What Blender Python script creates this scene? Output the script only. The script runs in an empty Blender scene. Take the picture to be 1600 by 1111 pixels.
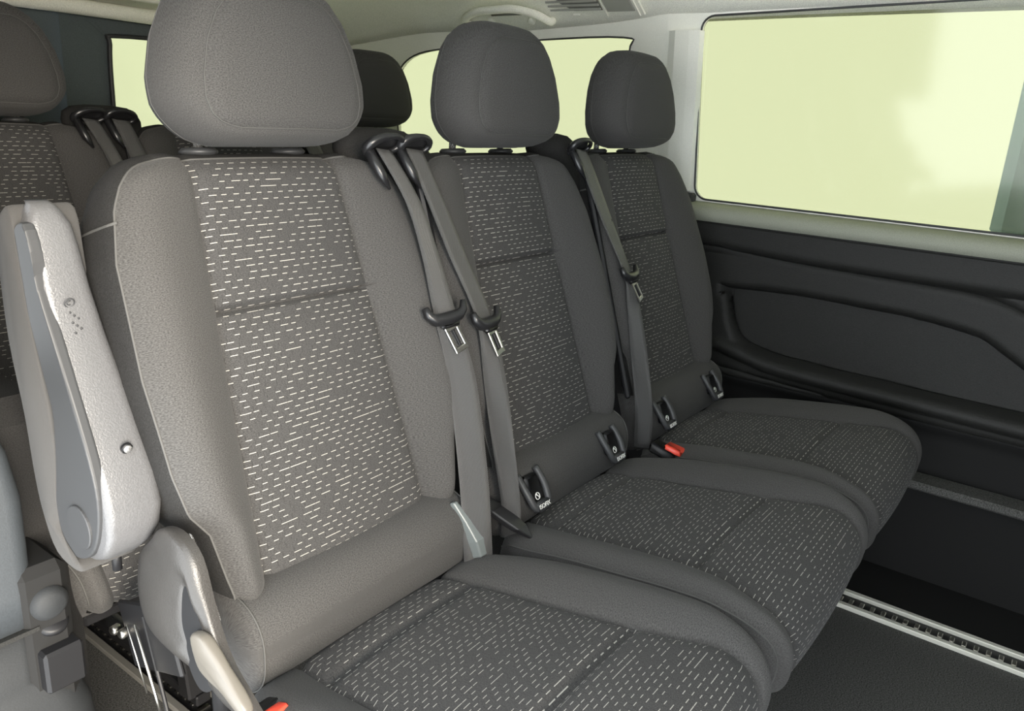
import bpy, math, random
from mathutils import Vector, Matrix
random.seed(4)
sc = bpy.context.scene
col = sc.collection

# ------------------------------------------------------------------ camera
cd = bpy.data.cameras.new('camera'); cam = bpy.data.objects.new('camera', cd); col.objects.link(cam)
Rw = [[0.59314, -0.80303, 0.05775], [-0.20224, -0.21804, -0.95476], [0.77929, 0.55463, -0.29173]]
m = Matrix(((Rw[0][0], -Rw[1][0], -Rw[2][0]), (Rw[0][1], -Rw[1][1], -Rw[2][1]), (Rw[0][2], -Rw[1][2], -Rw[2][2]))).to_4x4()
m.translation = (-0.67387, -0.89116, 1.11062)
cam.matrix_world = m
cd.sensor_width = 36; cd.lens = 1235 / 1600 * 36; cd.clip_start = 0.02
sc.camera = cam

# ------------------------------------------------------------------ light
w = bpy.data.worlds.new('sky'); sc.world = w; w.use_nodes = True
bg = w.node_tree.nodes['Background']; bg.inputs[0].default_value = (0.92, 0.97, 1.0, 1); bg.inputs[1].default_value = 5.5
sd = bpy.data.lights.new('sun', 'SUN'); sun = bpy.data.objects.new('sun', sd); col.objects.link(sun)
sd.energy = 12.0; sd.angle = math.radians(34); sd.color = (1.0, 0.90, 0.76)
sun.rotation_euler = Vector((0.36, 0.90, -0.21)).to_track_quat('-Z', 'Y').to_euler()
sc.view_settings.view_transform = 'Standard'; sc.view_settings.look = 'None'
sc.view_settings.exposure = 0.15; sc.view_settings.gamma = 1.0; sc.view_settings.use_curve_mapping = False

# ------------------------------------------------------------------ materials
def mat(name):
    m = bpy.data.materials.new(name); m.use_nodes = True
    return m, m.node_tree.nodes, m.node_tree.links, m.node_tree.nodes['Principled BSDF']
def mth(n, l, op, a, b=None, c=None):
    q = n.new('ShaderNodeMath'); q.operation = op
    for i, v in enumerate((a, b, c)):
        if v is None: continue
        if isinstance(v, (int, float)): q.inputs[i].default_value = v
        else: l.new(v, q.inputs[i])
    return q.outputs[0]
def plain(name, colr, rough=0.5, metal=0.0, spec=0.5, grain=0, gscale=900, bump=0.0, sheen=0.0):
    m, n, l, b = mat(name)
    b.inputs['Base Color'].default_value = (*colr, 1); b.inputs['Roughness'].default_value = rough
    b.inputs['Metallic'].default_value = metal; b.inputs['Specular IOR Level'].default_value = spec
    if sheen: b.inputs['Sheen Weight'].default_value = sheen
    if grain or bump:
        tc = n.new('ShaderNodeTexCoord'); nz = n.new('ShaderNodeTexNoise'); nz.inputs['Scale'].default_value = gscale
        nz.inputs['Detail'].default_value = 2
        l.new(tc.outputs['Object'], nz.inputs['Vector'])
        if grain:
            mp = n.new('ShaderNodeMapRange'); mp.inputs[1].default_value = .3; mp.inputs[2].default_value = .7
            mp.inputs[3].default_value = 1 - grain; mp.inputs[4].default_value = 1 + grain
            l.new(nz.outputs[0], mp.inputs[0])
            vm = n.new('ShaderNodeVectorMath'); vm.operation = 'SCALE'; vm.inputs[0].default_value = colr
            l.new(mp.outputs[0], vm.inputs['Scale']); l.new(vm.outputs[0], b.inputs['Base Color'])
        if bump:
            bp = n.new('ShaderNodeBump'); bp.inputs['Strength'].default_value = bump; bp.inputs['Distance'].default_value = 0.001
            l.new(nz.outputs[0], bp.inputs['Height']); l.new(bp.outputs[0], b.inputs['Normal'])
    return m

FAB = (0.052, 0.0505, 0.049)
def fabric(name, dashes):
    m, n, l, b = mat(name)
    b.inputs['Roughness'].default_value = 0.95; b.inputs['Specular IOR Level'].default_value = 0.15
    b.inputs['Sheen Weight'].default_value = 0.05
    uv = n.new('ShaderNodeUVMap'); sp = n.new('ShaderNodeSeparateXYZ'); l.new(uv.outputs[0], sp.inputs[0])
    x, y = sp.outputs[0], sp.outputs[1]
    mp = n.new('ShaderNodeMapping'); mp.inputs['Scale'].default_value = (520, 900, 1); l.new(uv.outputs[0], mp.inputs[0])
    nz = n.new('ShaderNodeTexNoise'); nz.inputs['Scale'].default_value = 1.0; nz.inputs['Detail'].default_value = 2
    l.new(mp.outputs[0], nz.inputs['Vector'])
    gr = n.new('ShaderNodeMapRange'); gr.inputs[1].default_value = .32; gr.inputs[2].default_value = .68
    gr.inputs[3].default_value = .62; gr.inputs[4].default_value = 1.38; l.new(nz.outputs[0], gr.inputs[0])
    vm = n.new('ShaderNodeVectorMath'); vm.operation = 'SCALE'; vm.inputs[0].default_value = FAB if not dashes else (0.045, 0.044, 0.0435)
    l.new(gr.outputs[0], vm.inputs['Scale'])
    base = vm.outputs[0]
    hgt = nz.outputs[0]
    if dashes:
        rowf = mth(n, l, 'DIVIDE', y, 0.0082)
        row = mth(n, l, 'FLOOR', rowf); fy = mth(n, l, 'FRACT', rowf)
        wr = n.new('ShaderNodeTexWhiteNoise'); wr.noise_dimensions = '1D'; l.new(row, wr.inputs['W'])
        cx = mth(n, l, 'ADD', mth(n, l, 'DIVIDE', x, 0.0165), mth(n, l, 'ADD', mth(n, l, 'MULTIPLY', mth(n, l, 'FRACT', mth(n, l, 'MULTIPLY', row, 0.5)), 1.0), mth(n, l, 'MULTIPLY', wr.outputs['Value'], 0.4)))
        cell = mth(n, l, 'FLOOR', cx); fx = mth(n, l, 'FRACT', cx)
        cb = n.new('ShaderNodeCombineXYZ'); l.new(cell, cb.inputs[0]); l.new(row, cb.inputs[1])
        wc = n.new('ShaderNodeTexWhiteNoise'); wc.noise_dimensions = '2D'; l.new(cb.outputs[0], wc.inputs['Vector'])
        r = wc.outputs['Value']
        ln = mth(n, l, 'MULTIPLY_ADD', mth(n, l, 'POWER', mth(n, l, 'FRACT', mth(n, l, 'MULTIPLY', r, 7.0)), 6.0), 0.65, 0.43)
        on = mth(n, l, 'GREATER_THAN', r, 0.17)
        inx = mth(n, l, 'LESS_THAN', fx, ln)
        iny = mth(n, l, 'LESS_THAN', fy, 0.118)
        mask = mth(n, l, 'MULTIPLY', mth(n, l, 'MULTIPLY', inx, iny), on)
        # faint woven grooves linking the stitches
        gv = mth(n, l, 'MULTIPLY', mth(n, l, 'LESS_THAN', fx, 0.07), mth(n, l, 'GREATER_THAN', fy, 0.15))
        gk = mth(n, l, 'SUBTRACT', 1.0, mth(n, l, 'MULTIPLY', gv, 0.25))
        v2 = n.new('ShaderNodeVectorMath'); v2.operation = 'SCALE'; l.new(base, v2.inputs[0]); l.new(gk, v2.inputs['Scale'])
        mx = n.new('ShaderNodeMix'); mx.data_type = 'RGBA'; l.new(mth(n, l, 'MULTIPLY', mask, .9), mx.inputs[0])
        l.new(v2.outputs[0], mx.inputs[6]); mx.inputs[7].default_value = (0.36, 0.345, 0.315, 1)
        base = mx.outputs[2]
        hgt = mth(n, l, 'ADD', hgt, mth(n, l, 'SUBTRACT', mth(n, l, 'MULTIPLY', mask, 1.0), mth(n, l, 'MULTIPLY', gv, .5)))
    l.new(base, b.inputs['Base Color'])
    bp = n.new('ShaderNodeBump'); bp.inputs['Strength'].default_value = 0.5; bp.inputs['Distance'].default_value = 0.0006
    l.new(hgt, bp.inputs['Height']); l.new(bp.outputs[0], b.inputs['Normal'])
    return m
def webbing_mat():
    m, n, l, b = mat('belt_webbing_weave')
    b.inputs['Base Color'].default_value = (0.042, 0.041, 0.040, 1); b.inputs['Roughness'].default_value = 0.36
    b.inputs['Sheen Weight'].default_value = 0.12
    uv = n.new('ShaderNodeUVMap'); sp = n.new('ShaderNodeSeparateXYZ'); l.new(uv.outputs[0], sp.inputs[0])
    a = mth(n, l, 'SINE', mth(n, l, 'MULTIPLY', sp.outputs[0], 2400.0))
    c = mth(n, l, 'SINE', mth(n, l, 'MULTIPLY', sp.outputs[1], 1900.0))
    h = mth(n, l, 'MULTIPLY', a, c)
    bp = n.new('ShaderNodeBump'); bp.inputs['Strength'].default_value = 0.6; bp.inputs['Distance'].default_value = 0.0006
    l.new(h, bp.inputs['Height']); l.new(bp.outputs[0], b.inputs['Normal'])
    return m
def glass_mat():
    m = bpy.data.materials.new('tinted_privacy_glass'); m.use_nodes = True
    n, l = m.node_tree.nodes, m.node_tree.links
    n.remove(n['Principled BSDF'])
    rf = n.new('ShaderNodeBsdfRefraction'); rf.inputs['Color'].default_value = (0.374, 0.378, 0.289, 1)
    rf.inputs['Roughness'].default_value = 0.16; rf.inputs['IOR'].default_value = 1.02
    gl = n.new('ShaderNodeBsdfGlossy'); gl.inputs['Roughness'].default_value = 0.1; gl.inputs['Color'].default_value = (1, 1, 1, 1)
    mx = n.new('ShaderNodeMixShader'); mx.inputs[0].default_value = 0.03
    l.new(rf.outputs[0], mx.inputs[1]); l.new(gl.outputs[0], mx.inputs[2]); l.new(mx.outputs[0], n['Material Output'].inputs[0])
    return m

M = {
 'fab': fabric('grey_knit_fabric', False), 'pat': fabric('dashed_weave_fabric', True),
 'side': plain('dark_shaded_fabric', (0.022, 0.0215, 0.021), 0.95, spec=.15, grain=.35, gscale=700, bump=.4),  # shade put into the backrest sides' colour; own tone of tower and arch covers
 'pipe': plain('seam_thread', (0.060, 0.059, 0.056), 0.8),
 'black': plain('black_plastic', (0.008, 0.008, 0.009), 0.5, spec=.35),
 'gloss': plain('glossy_black_plastic', (0.012, 0.012, 0.013), 0.3),
 'grey': plain('grained_grey_plastic', (0.09, 0.09, 0.093), 0.36, spec=.6, grain=.10, gscale=500, bump=.5),
 'greyd': plain('smooth_grey_plastic', (0.032, 0.033, 0.035), 0.5),
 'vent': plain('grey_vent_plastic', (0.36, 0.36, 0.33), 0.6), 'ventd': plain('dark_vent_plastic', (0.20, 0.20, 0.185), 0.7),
 'cover': plain('warm_grey_plastic', (0.032, 0.030, 0.028), 0.38, grain=.08, gscale=600, bump=.3),
 'lever': plain('light_taupe_plastic', (0.11, 0.10, 0.085), 0.35),
 'buck': plain('grey_green_plastic', (0.12, 0.135, 0.135), 0.35),
 'chrome': plain('polished_steel', (0.78, 0.78, 0.77), 0.22, metal=.85),
 'plate': plain('plated_steel', (0.62, 0.60, 0.55), 0.28, metal=1),
 'alu': plain('brushed_aluminium', (0.72, 0.71, 0.64), 0.5, metal=.25),
 'aludark': plain('darker_aluminium', (0.20, 0.195, 0.18), 0.5, metal=.3),
 'red': plain('red_plastic', (0.75, 0.07, 0.04), 0.4),
 'white': plain('white_print', (0.75, 0.75, 0.72), 0.5),
 'carpet': plain('charcoal_floor_covering', (0.075, 0.075, 0.072), 0.9, spec=.2, grain=.6, gscale=350, bump=.6),
 'trim': plain('black_grained_trim', (0.014, 0.014, 0.013), 0.62, spec=.35, grain=.25, gscale=500, bump=.5),
 'trimdark': plain('dark_lower_trim', (0.012, 0.012, 0.012), 0.8, spec=.2),
 'sill': plain('grey_sill_trim', (0.26, 0.27, 0.22), 0.75, grain=.15, gscale=500),
 'head': plain('grey_headliner_cloth', (0.86, 0.86, 0.78), 0.95, spec=.1, grain=.14, gscale=450, bump=.3),
 'pillar': plain('pale_pillar_plastic', (0.85, 0.85, 0.78), 0.6, grain=.05, gscale=500),
 'jamb': plain('blue_grey_panel', (0.032, 0.037, 0.042), 0.6, grain=.10, gscale=500, bump=.2),
 'jamblow': plain('dark_grey_panel', (0.010, 0.0115, 0.013), 0.75, grain=.10, gscale=500, bump=.2),
 'reard': plain('slate_rear_panel', (0.075, 0.092, 0.098), 0.7, grain=.15, gscale=400),
 'web': webbing_mat(), 'glass': glass_mat(),
 'ext': plain('pale_outside_wall', (0.50, 0.66, 0.80), 0.8), 'extdark': plain('dark_outside_base', (0.10, 0.19, 0.27), 0.8),
 'asphalt': plain('outside_ground', (0.30, 0.30, 0.29), 0.9, grain=.2, gscale=20),
}

# ------------------------------------------------------------------ helpers
def mesh(name, vs, fs, material, uvs=None, smooth=True):
    me = bpy.data.meshes.new(name); me.from_pydata([tuple(v) for v in vs], [], fs)
    if uvs:
        lay = me.uv_layers.new(name='UVMap')
        lay.data.foreach_set('uv', [c for lp in me.loops for c in uvs[lp.vertex_index]])
    me.materials.append(material)
    if smooth: me.polygons.foreach_set('use_smooth', [True] * len(me.polygons))
    me.update(); return me
def link(name, me, parent=None, loc=None):
    o = bpy.data.objects.new(name, me); col.objects.link(o)
    if parent: o.parent = parent
    if loc: o.location = loc
    return o
def thing(name, label, cat, loc=(0, 0, 0), group=None):
    o = bpy.data.objects.new(name, None); col.objects.link(o); o.location = loc; o.empty_display_size = .05
    o['label'] = label; o['category'] = cat
    if group: o['group'] = group
    return o
def tag(o, label, cat, group=None):
    o['label'] = label; o['category'] = cat
    if group: o['group'] = group
    return o
def struct(o): o['kind'] = 'structure'; return o
def lerp(a, b, t): return a + (b - a) * t
def interp(tab, x):
    if x <= tab[0][0]: return tab[0][1]
    for (a, va), (b, vb) in zip(tab, tab[1:]):
        if x <= b: return lerp(va, vb, (x - a) / (b - a))
    return tab[-1][1]
def sinterp(tab, x):
    """monotone cubic through the table"""
    n = len(tab)
    if x <= tab[0][0]: return tab[0][1]
    if x >= tab[-1][0]: return tab[-1][1]
    k = 0
    while x > tab[k + 1][0]: k += 1
    def sl(i): return (tab[i + 1][1] - tab[i][1]) / (tab[i + 1][0] - tab[i][0])
    def tg(i):
        if i == 0 or i == n - 1: return 0.0 if n == 2 else (sl(0) if i == 0 else sl(n - 2))
        a, b = sl(i - 1), sl(i)
        return 0.0 if a * b <= 0 else 2 * a * b / (a + b)
    h = tab[k + 1][0] - tab[k][0]; t = (x - tab[k][0]) / h
    return ((2 * t ** 3 - 3 * t * t + 1) * tab[k][1] + (t ** 3 - 2 * t * t + t) * h * tg(k)
            + (-2 * t ** 3 + 3 * t * t) * tab[k + 1][1] + (t ** 3 - t * t) * h * tg(k + 1))
def gauss(x, s): return math.exp(-(x / s) ** 2)
class G:
    """collects vertices and faces of one mesh"""
    def __init__(s): s.v = []; s.f = []; s.u = []
    def add(s, p, uv=(0, 0)): s.v.append(Vector(p)); s.u.append(uv); return len(s.v) - 1
    def box(s, c, size, rot=None, bev=0.0):
        hx, hy, hz = [q / 2 for q in size]; b = min(bev, hx * .95, hy * .95, hz * .95)
        rot = rot or Matrix.Identity(3)
        if b <= 0:
            P = [Vector((x, y, z)) for x in (-hx, hx) for y in (-hy, hy) for z in (-hz, hz)]
            F = [(0, 1, 3, 2), (4, 6, 7, 5), (0, 4, 5, 1), (2, 3, 7, 6), (0, 2, 6, 4), (1, 5, 7, 3)]
        else:
            P = []; ix = {}
            for sx in (-1, 1):
                for sy in (-1, 1):
                    for sz in (-1, 1):
                        for a in range(3):
                            q = [sx * (hx - b), sy * (hy - b), sz * (hz - b)]
                            q[a] = (sx * hx, sy * hy, sz * hz)[a]
                            ix[(sx, sy, sz, a)] = len(P); P.append(Vector(q))
            F = []
            for a in range(3):
                for sg in (-1, 1):
                    o1, o2 = [k for k in range(3) if k != a]
                    q = []
                    for (p1, p2) in ((-1, -1), (1, -1), (1, 1), (-1, 1)):
                        k = [0, 0, 0]; k[a] = sg; k[o1] = p1; k[o2] = p2; q.append(ix[(*k, a)])
                    F.append(tuple(q))
            for a in range(3):
                o1, o2 = [k for k in range(3) if k != a]
                for p1 in (-1, 1):
                    for p2 in (-1, 1):
                        def K(s_, ax):
                            k = [0, 0, 0]; k[a] = s_; k[o1] = p1; k[o2] = p2; return ix[(*k, ax)]
                        F.append((K(-1, o1), K(1, o1), K(1, o2), K(-1, o2)))
            for sx in (-1, 1):
                for sy in (-1, 1):
                    for sz in (-1, 1): F.append(tuple(ix[(sx, sy, sz, a)] for a in range(3)))
        k = len(s.v)
        for p in P: s.add(rot @ p + Vector(c))
        s.f += [tuple(k + i for i in f) for f in F]
        return s
    def tube(s, pts, r, seg=8, cap=True):
        pts = [Vector(p) for p in pts]; rings = []
        up = None
        for i, p in enumerate(pts):
            d = (pts[min(i + 1, len(pts) - 1)] - pts[max(i - 1, 0)]).normalized()
            if up is None: up = Vector((0, 0, 1)) if abs(d.z) < .9 else Vector((1, 0, 0))
            a = d.cross(up).normalized(); b = a.cross(d).normalized(); up = b
            rr = r[i] if isinstance(r, (list, tuple)) else r
            rings.append([s.add(p + a * math.cos(t) * rr + b * math.sin(t) * rr) for t in [2 * math.pi * k / seg for k in range(seg)]])
        for A, B in zip(rings, rings[1:]):
            for k in range(seg): s.f.append((A[k], A[(k + 1) % seg], B[(k + 1) % seg], B[k]))
        if cap: s.f.append(tuple(rings[0][::-1])); s.f.append(tuple(rings[-1]))
        return s
    def loft(s, rings, cap=True, closed=True):
        R = [[s.add(p) for p in r] for r in rings]; n = len(R[0])
        for A, B in zip(R, R[1:]):
            for k in range(n if closed else n - 1): s.f.append((A[k], A[(k + 1) % n], B[(k + 1) % n], B[k]))
        if cap: s.f.append(tuple(R[0][::-1])); s.f.append(tuple(R[-1]))
        return s
    def cyl(s, c, axis, r, h, seg=20, bev=0.0, r2=None):
        ax = Vector(axis).normalized(); a = ax.orthogonal().normalized(); b = ax.cross(a); c = Vector(c)
        r2 = r if r2 is None else r2
        prof = [(-h / 2, r - bev), (-h / 2 + bev, r), (h / 2 - bev, r2), (h / 2, r2 - bev)] if bev else [(-h / 2, r), (h / 2, r2)]
        return s.loft([[c + ax * z + (a * math.cos(t) + b * math.sin(t)) * q for t in [2 * math.pi * k / seg for k in range(seg)]] for z, q in prof])
    def build(s, name, material, parent=None, smooth=False, loc=None, uv=False):
        o = link(name, mesh(name, s.v, s.f, material, s.u if uv else None, smooth), parent, loc)
        return o
def prism_yz(outline, x0, x1, bev=0.0, bulge=0.0):
    """solid with a yz outline, from x0 (left) to x1, edges softened"""
    g = G(); c = Vector((sum(p[0] for p in outline) / len(outline), sum(p[1] for p in outline) / len(outline)))
    def ring(x, k):
        out = []
        for p in outline:
            d = Vector(p) - c; L = d.length; q = c + d * max(0.02, (L - k) / L); out.append((x, q.x, q.y))
        return out
    sg = 1 if x1 > x0 else -1
    rings = []
    if bev:
        for a in (0, 30, 60, 90):
            t = math.radians(a); rings.append(ring(x0 + sg * bev * (1 - math.sin(t)), bev * (1 - math.cos(t)) ))
        rings = [ring(x0 + sg * bev * (1 - math.sin(math.radians(a))), bev * (1 - math.cos(math.radians(a)))) for a in (90, 60, 30, 0)]
        rings += [ring(x1 - sg * bev * (1 - math.sin(math.radians(a))), bev * (1 - math.cos(math.radians(a)))) for a in (0, 30, 60, 90)]
    else: rings = [ring(x0, 0), ring(x1, 0)]
    if bulge:
        rings = [ring(x0 - sg * bulge, bev + .035), ring(x0 - sg * bulge * .75, bev + .018)] + rings
    g.loft(rings); return g
def smoothpoly(pts, n=4, closed=True):
    out = []; N = len(pts); rng = range(N) if closed else range(N - 1)
    for i in rng:
        P = [Vector(pts[(i + k) % N]) if closed else Vector(pts[min(max(i + k, 0), N - 1)]) for k in (-1, 0, 1, 2)]
        for k in range(n):
            t = k / n
            out.append(0.5 * ((2 * P[1]) + (P[2] - P[0]) * t + (2 * P[0] - 5 * P[1] + 4 * P[2] - P[3]) * t * t + (3 * P[1] - P[0] - 3 * P[2] + P[3]) * t ** 3))
    if not closed: out.append(Vector(pts[-1]))
    return out
def copy_tree(o, parent=None, loc=None):
    c = o.copy(); col.objects.link(c)
    if parent: c.parent = parent
    if loc is not None: c.location = loc
    for ch in KIDS.get(o.name, []):
        copy_tree(ch, c)
    return c
KIDS = {}
def index_kids():
    KIDS.clear()
    for o in col.objects:
        if o.parent: KIDS.setdefault(o.parent.name, []).append(o)

# ------------------------------------------------------------------ van shell
XW = 1.44          # inner face of the far side at waist height
def far_x(z):      # side leans inward above the waist
    return XW - max(0, z - .9) * .13
def roof(x, y):    # headliner height
    fx = sinterp([(-.45, 1.335), (-.25, 1.40), (0.0, 1.455), (.55, 1.475), (1.05, 1.462), (1.25, 1.435), (1.33, 1.395), (1.38, 1.355), (1.40, 1.335)], x)
    fx += sinterp([(-1.0, .050), (.1, .032), (.3, .016), (.6, 0)], y)
    return fx - sinterp([(.9, 0), (1.6, .125)], y) * (0.35 + .65 * min(1, max(0, (fx - 1.335) / .12)))
def grid(name, xs, ys, fn, material, parent=None, smooth=True, holes=None):
    g = G(); idx = [[g.add(fn(x, y)) for y in ys] for x in xs]
    for i in range(len(xs) - 1):
        for j in range(len(ys) - 1):
            if holes and holes((xs[i] + xs[i + 1]) / 2, (ys[j] + ys[j + 1]) / 2): continue
            g.f.append((idx[i][j], idx[i + 1][j], idx[i + 1][j + 1], idx[i][j + 1]))
    o = g.build(name, material, parent, smooth); md = o.modifiers.new('t', 'SOLIDIFY'); md.thickness = .012; md.offset = 1; return o
def fr(a, b, n): return [a + (b - a) * i / n for i in range(n + 1)]

g = G(); g.box((.5, -.25, -.02), (2.1, 3.9, .04)); fl = struct(g.build('floor', M['carpet']))
ce = struct(grid('ceiling', fr(-.45, 1.40, 40), fr(-2.1, 1.66, 50), lambda x, y: (x, y, roof(x, y)), M['head']))

# far side: lower panel as a relief of ledges and a long pocket
def pocket(y, z):
    """1 inside the big recessed pocket"""
    top = sinterp([(-.86, .62), (-.80, .655), (-.73, .69), (-.55, .709), (-.32, .713), (-.07, .699)], y)
    bot = sinterp([(-.87, .485), (-.59, .489), (-.30, .497), (-.20, .512), (-.165, .530), (-.135, .575), (-.11, .66)], y)
    if y > -.09: return 0
    cc = min(1, (-.09 - y) / .03)
    a = min(1, max(0, (top - z) / .012)); b = min(1, max(0, (z - bot) / .02)); return min(a, b, cc)
def wall_relief(y, z):
    d = 0.0
    d += .035 * sinterp([(.862, 0), (.885, 1)], z)                   # sill ledge leans inward
    d += .018 * sinterp([(.78, 0), (.80, 1)], z)                     # upper band
    g3 = sinterp([(-.86, .72), (-.81, .748), (-.74, .770), (-.676, .778), (-.387, .785), (-.07, .80)], y)
    d -= .016 * gauss(z - g3, .007)
    d += .015 * sinterp([(.44, 0), (.45, 1)], z)
    d -= .034 * pocket(y, z)
    bot = sinterp([(-.87, .485), (-.30, .497), (-.12, .53)], y)
    if y < -.1: d += .016 * gauss(z - (bot - .005), .012)
    d -= .010 * gauss(z - (.468 + .04 * y), .004)
    d -= .03 * sinterp([(.42, 1), (.44, 0)], z)
    d += .05 * sinterp([(.285, 1), (.295, 0)], z)
    return d
lo = struct(grid('wall_right', fr(-2.1, -.95, 20) + fr(-.944, .05, 170) + fr(.06, 1.66, 20), fr(.44, .868, 90), lambda y, z: (XW - wall_relief(y, z), y, z), M['trim']))
lo2 = struct(grid('wall_right_lower', fr(-2.1, 1.66, 8), fr(.27, .445, 6), lambda y, z: (XW - .015 + .05 * min(1, max(0, .445 - z) / .02), y, z), M['trimdark']))
for o in (lo, lo2): o.modifiers[0].offset = -1
g = G()
g.box((XW - .02, -.22, .287), (.08, 3.76, .022), bev=.006); s1 = g.build('trim_1', M['trimdark']); struct(s1)
s1.data.materials[0] = M['carpet']
g = G(); g.box((1.385, -.3, .003), (.215, 3.2, .006)); struct(g.build('trim_7', M['trimdark']))
g = G(); g.box((XW + .05, -.22, .14), (.06, 3.76, .28)); struct(g.build('trim_2', M['trimdark']))
# pale window sill strip on the far side
def sill(y, k):
    z = .888 - .004 * (y + .3)
    return [(XW + .01, y, .910), (XW - .066, y, .903), (XW - .078, y, .892), (XW - .078, y, .866)][k]
g = G(); ys = fr(-2.1, 1.6, 20); I = [[g.add(sill(y, k)) for k in range(4)] for y in ys]
for a, b in zip(I, I[1:]):
    for k in range(3): g.f.append((a[k], b[k], b[k + 1], a[k + 1]))
o = g.build('trim_3', M['sill'], smooth=True); struct(o); md = o.modifiers.new('t', 'SOLIDIFY'); md.thickness = .004

# upper far side with two rounded window openings, built as frame rings around each pane
def rrect(y0, y1, z0, z1, r, n=6):
    P = []
    for cy, cz, a0 in ((y1 - r, z1 - r, 0), (y0 + r, z1 - r, 90), (y0 + r, z0 + r, 180), (y1 - r, z0 + r, 270)):
        for k in range(n + 1):
            t = math.radians(a0 + 90 * k / n); P.append((cy + r * math.cos(t), cz + r * math.sin(t)))
    return P
def win2_outline():
    return smoothpoly([(.262, 1.33), (.60, 1.322), (.85, 1.305), (1.03, 1.285), (1.12, 1.24), (1.15, 1.17), (1.15, .97), (1.10, .925), (.9, .915), (.30, .915), (.245, .94), (.242, 1.10), (.244, 1.29)], 5)
def outline_frame(name, inner, outer, material, th=.02):
    """solid frame between two matching closed outlines lying on the leaning side"""
    g = G(); n = len(inner)
    A = [g.add((far_x(p[1]) + .004, p[0], p[1])) for p in inner]; B = [g.add((far_x(p[1]), p[0], p[1])) for p in outer]
    C_ = [g.add((far_x(p[1]) + th, p[0], p[1])) for p in inner]
    for k in range(n):
        q = (k + 1) % n; g.f.append((A[k], A[q], B[q], B[k])); g.f.append((A[q], A[k], C_[k], C_[q]))
    return struct(g.build(name, material, smooth=False))
def project_to_rect(P, y0, y1, z0, z1):
    cy = sum(p[0] for p in P) / len(P); cz = sum(p[1] for p in P) / len(P); out = []
    for p in P:
        dy, dz = p[0] - cy, p[1] - cz
        k = min(((y1 if dy > 0 else y0) - cy) / dy if abs(dy) > 1e-6 else 1e9, ((z1 if dz > 0 else z0) - cz) / dz if abs(dz) > 1e-6 else 1e9)
        out.append((cy + dy * k, cz + dz * k))
    return out
w1 = [(y + (z - .92) * .03 * (y > -.5), z + max(0, z - 1.2) / .18 * max(0, -y) * .035) for y, z in rrect(-1.05, .022, .915, 1.380, .035)]
w2 = [(p.x, p.y) for p in win2_outline()]
outline_frame('wall_right_upper', w1, project_to_rect(w1, -2.1, .13, .88, 1.47), M['pillar'])
outline_frame('wall_right_rear', w2, project_to_rect(w2, .13, 1.66, .88, 1.44), M['pillar'])
def pane(name, P, seal=True):
    g = G(); I1 = [g.add((far_x(p[1]) + .016, p[0], p[1])) for p in P]; I2 = [g.add((far_x(p[1]) + .020, p[0], p[1])) for p in P]
    n = len(P); g.f.append(tuple(I1)); g.f.append(tuple(I2[::-1]))
    for k in range(n): g.f.append((I1[k], I2[k], I2[(k + 1) % n], I1[(k + 1) % n]))
    o = struct(g.build(name, M['glass'], smooth=False))
    g = G(); n = len(P); pts = [(far_x(p[1]) + .003, p[0], p[1]) for p in P]; pts.append(pts[0])
    g.tube(pts, .0028, 6, cap=False); g.build('window_seal', M['greyd'], o, True)
    return o
pane('window_1', w1); pane('window_2', w2)
# raised pillar cover between the two windows, with its joints
g = G()
rows = []
for z in fr(.935, 1.345, 14):
    x = far_x(z); wv = sinterp([(.935, .112), (1.345, .095)], z)
    rows.append([(x + .004, .026, z), (x - .012, .032, z), (x - .016, .06, z), (x - .016, .10 + 0, z), (x - .006, .026 + wv, z), (x + .004, .03 + wv, z)])
g.loft(rows, cap=True, closed=True); struct(g.build('trim_4', M['pillar'], smooth=False))
g = G(); g.box((XW - .012, .07, .915), (.03, .11, .03), bev=.006); struct(g.build('trim_5', M['greyd']))

# rear doors of the van
g = G(); ow = smoothpoly([(.665, 1.265), (.95, 1.27), (1.12, 1.26), (1.15, 1.2), (1.15, .90), (1.10, .86), (.70, .86), (.645, .89), (.64, 1.1), (.645, 1.24)], 5)
ow = [(p.x, p.y) for p in ow]
rect = project_to_rect(ow, .50, 1.46, .0, 1.42)
A = [g.add((p[0], 1.60, p[1])) for p in ow]; B = [g.add((p[0], 1.585, p[1])) for p in rect]; C_ = [g.add((p[0], 1.63, p[1])) for p in ow]
n = len(ow)
for k in range(n):
    q = (k + 1) % n; g.f.append((A[k], B[k], B[q], A[q])); g.f.append((A[q], C_[q], C_[k], A[k]))
d1 = struct(g.build('door_1', M['reard']))
g = G(); I1 = [g.add((p[0], 1.622, p[1])) for p in ow]; I2 = [g.add((p[0], 1.626, p[1])) for p in ow]
g.f.append(tuple(I1)); g.f.append(tuple(I2[::-1]))
for k in range(n): g.f.append((I1[k], I2[k], I2[(k + 1) % n], I1[(k + 1) % n]))
struct(g.build('window_3', M['glass']))
g = G(); g.tube([(p[0], 1.592, p[1]) for p in ow] + [(ow[0][0], 1.592, ow[0][1])], .007, 6, cap=False); g.build('window_seal', M['greyd'], d1, True)
g = G(); g.box((.03, 1.63, .70), (1.0, .05, 1.46), bev=.01); d2 = struct(g.build('door_2', M['reard']))
g = G(); g.tube([(p[0], p[1], p[2]) for p in [(.02 + .36 * sx, 1.603, z) for sx, z in ((-1, .95), (-1, 1.22), (-.9, 1.26), (.9, 1.26), (1, 1.22), (1, .95), (.9, .92), (-.9, .92), (-1, .95))]], .006, 6)
g.build('panel_moulding', M['black'], d2, True)
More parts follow.
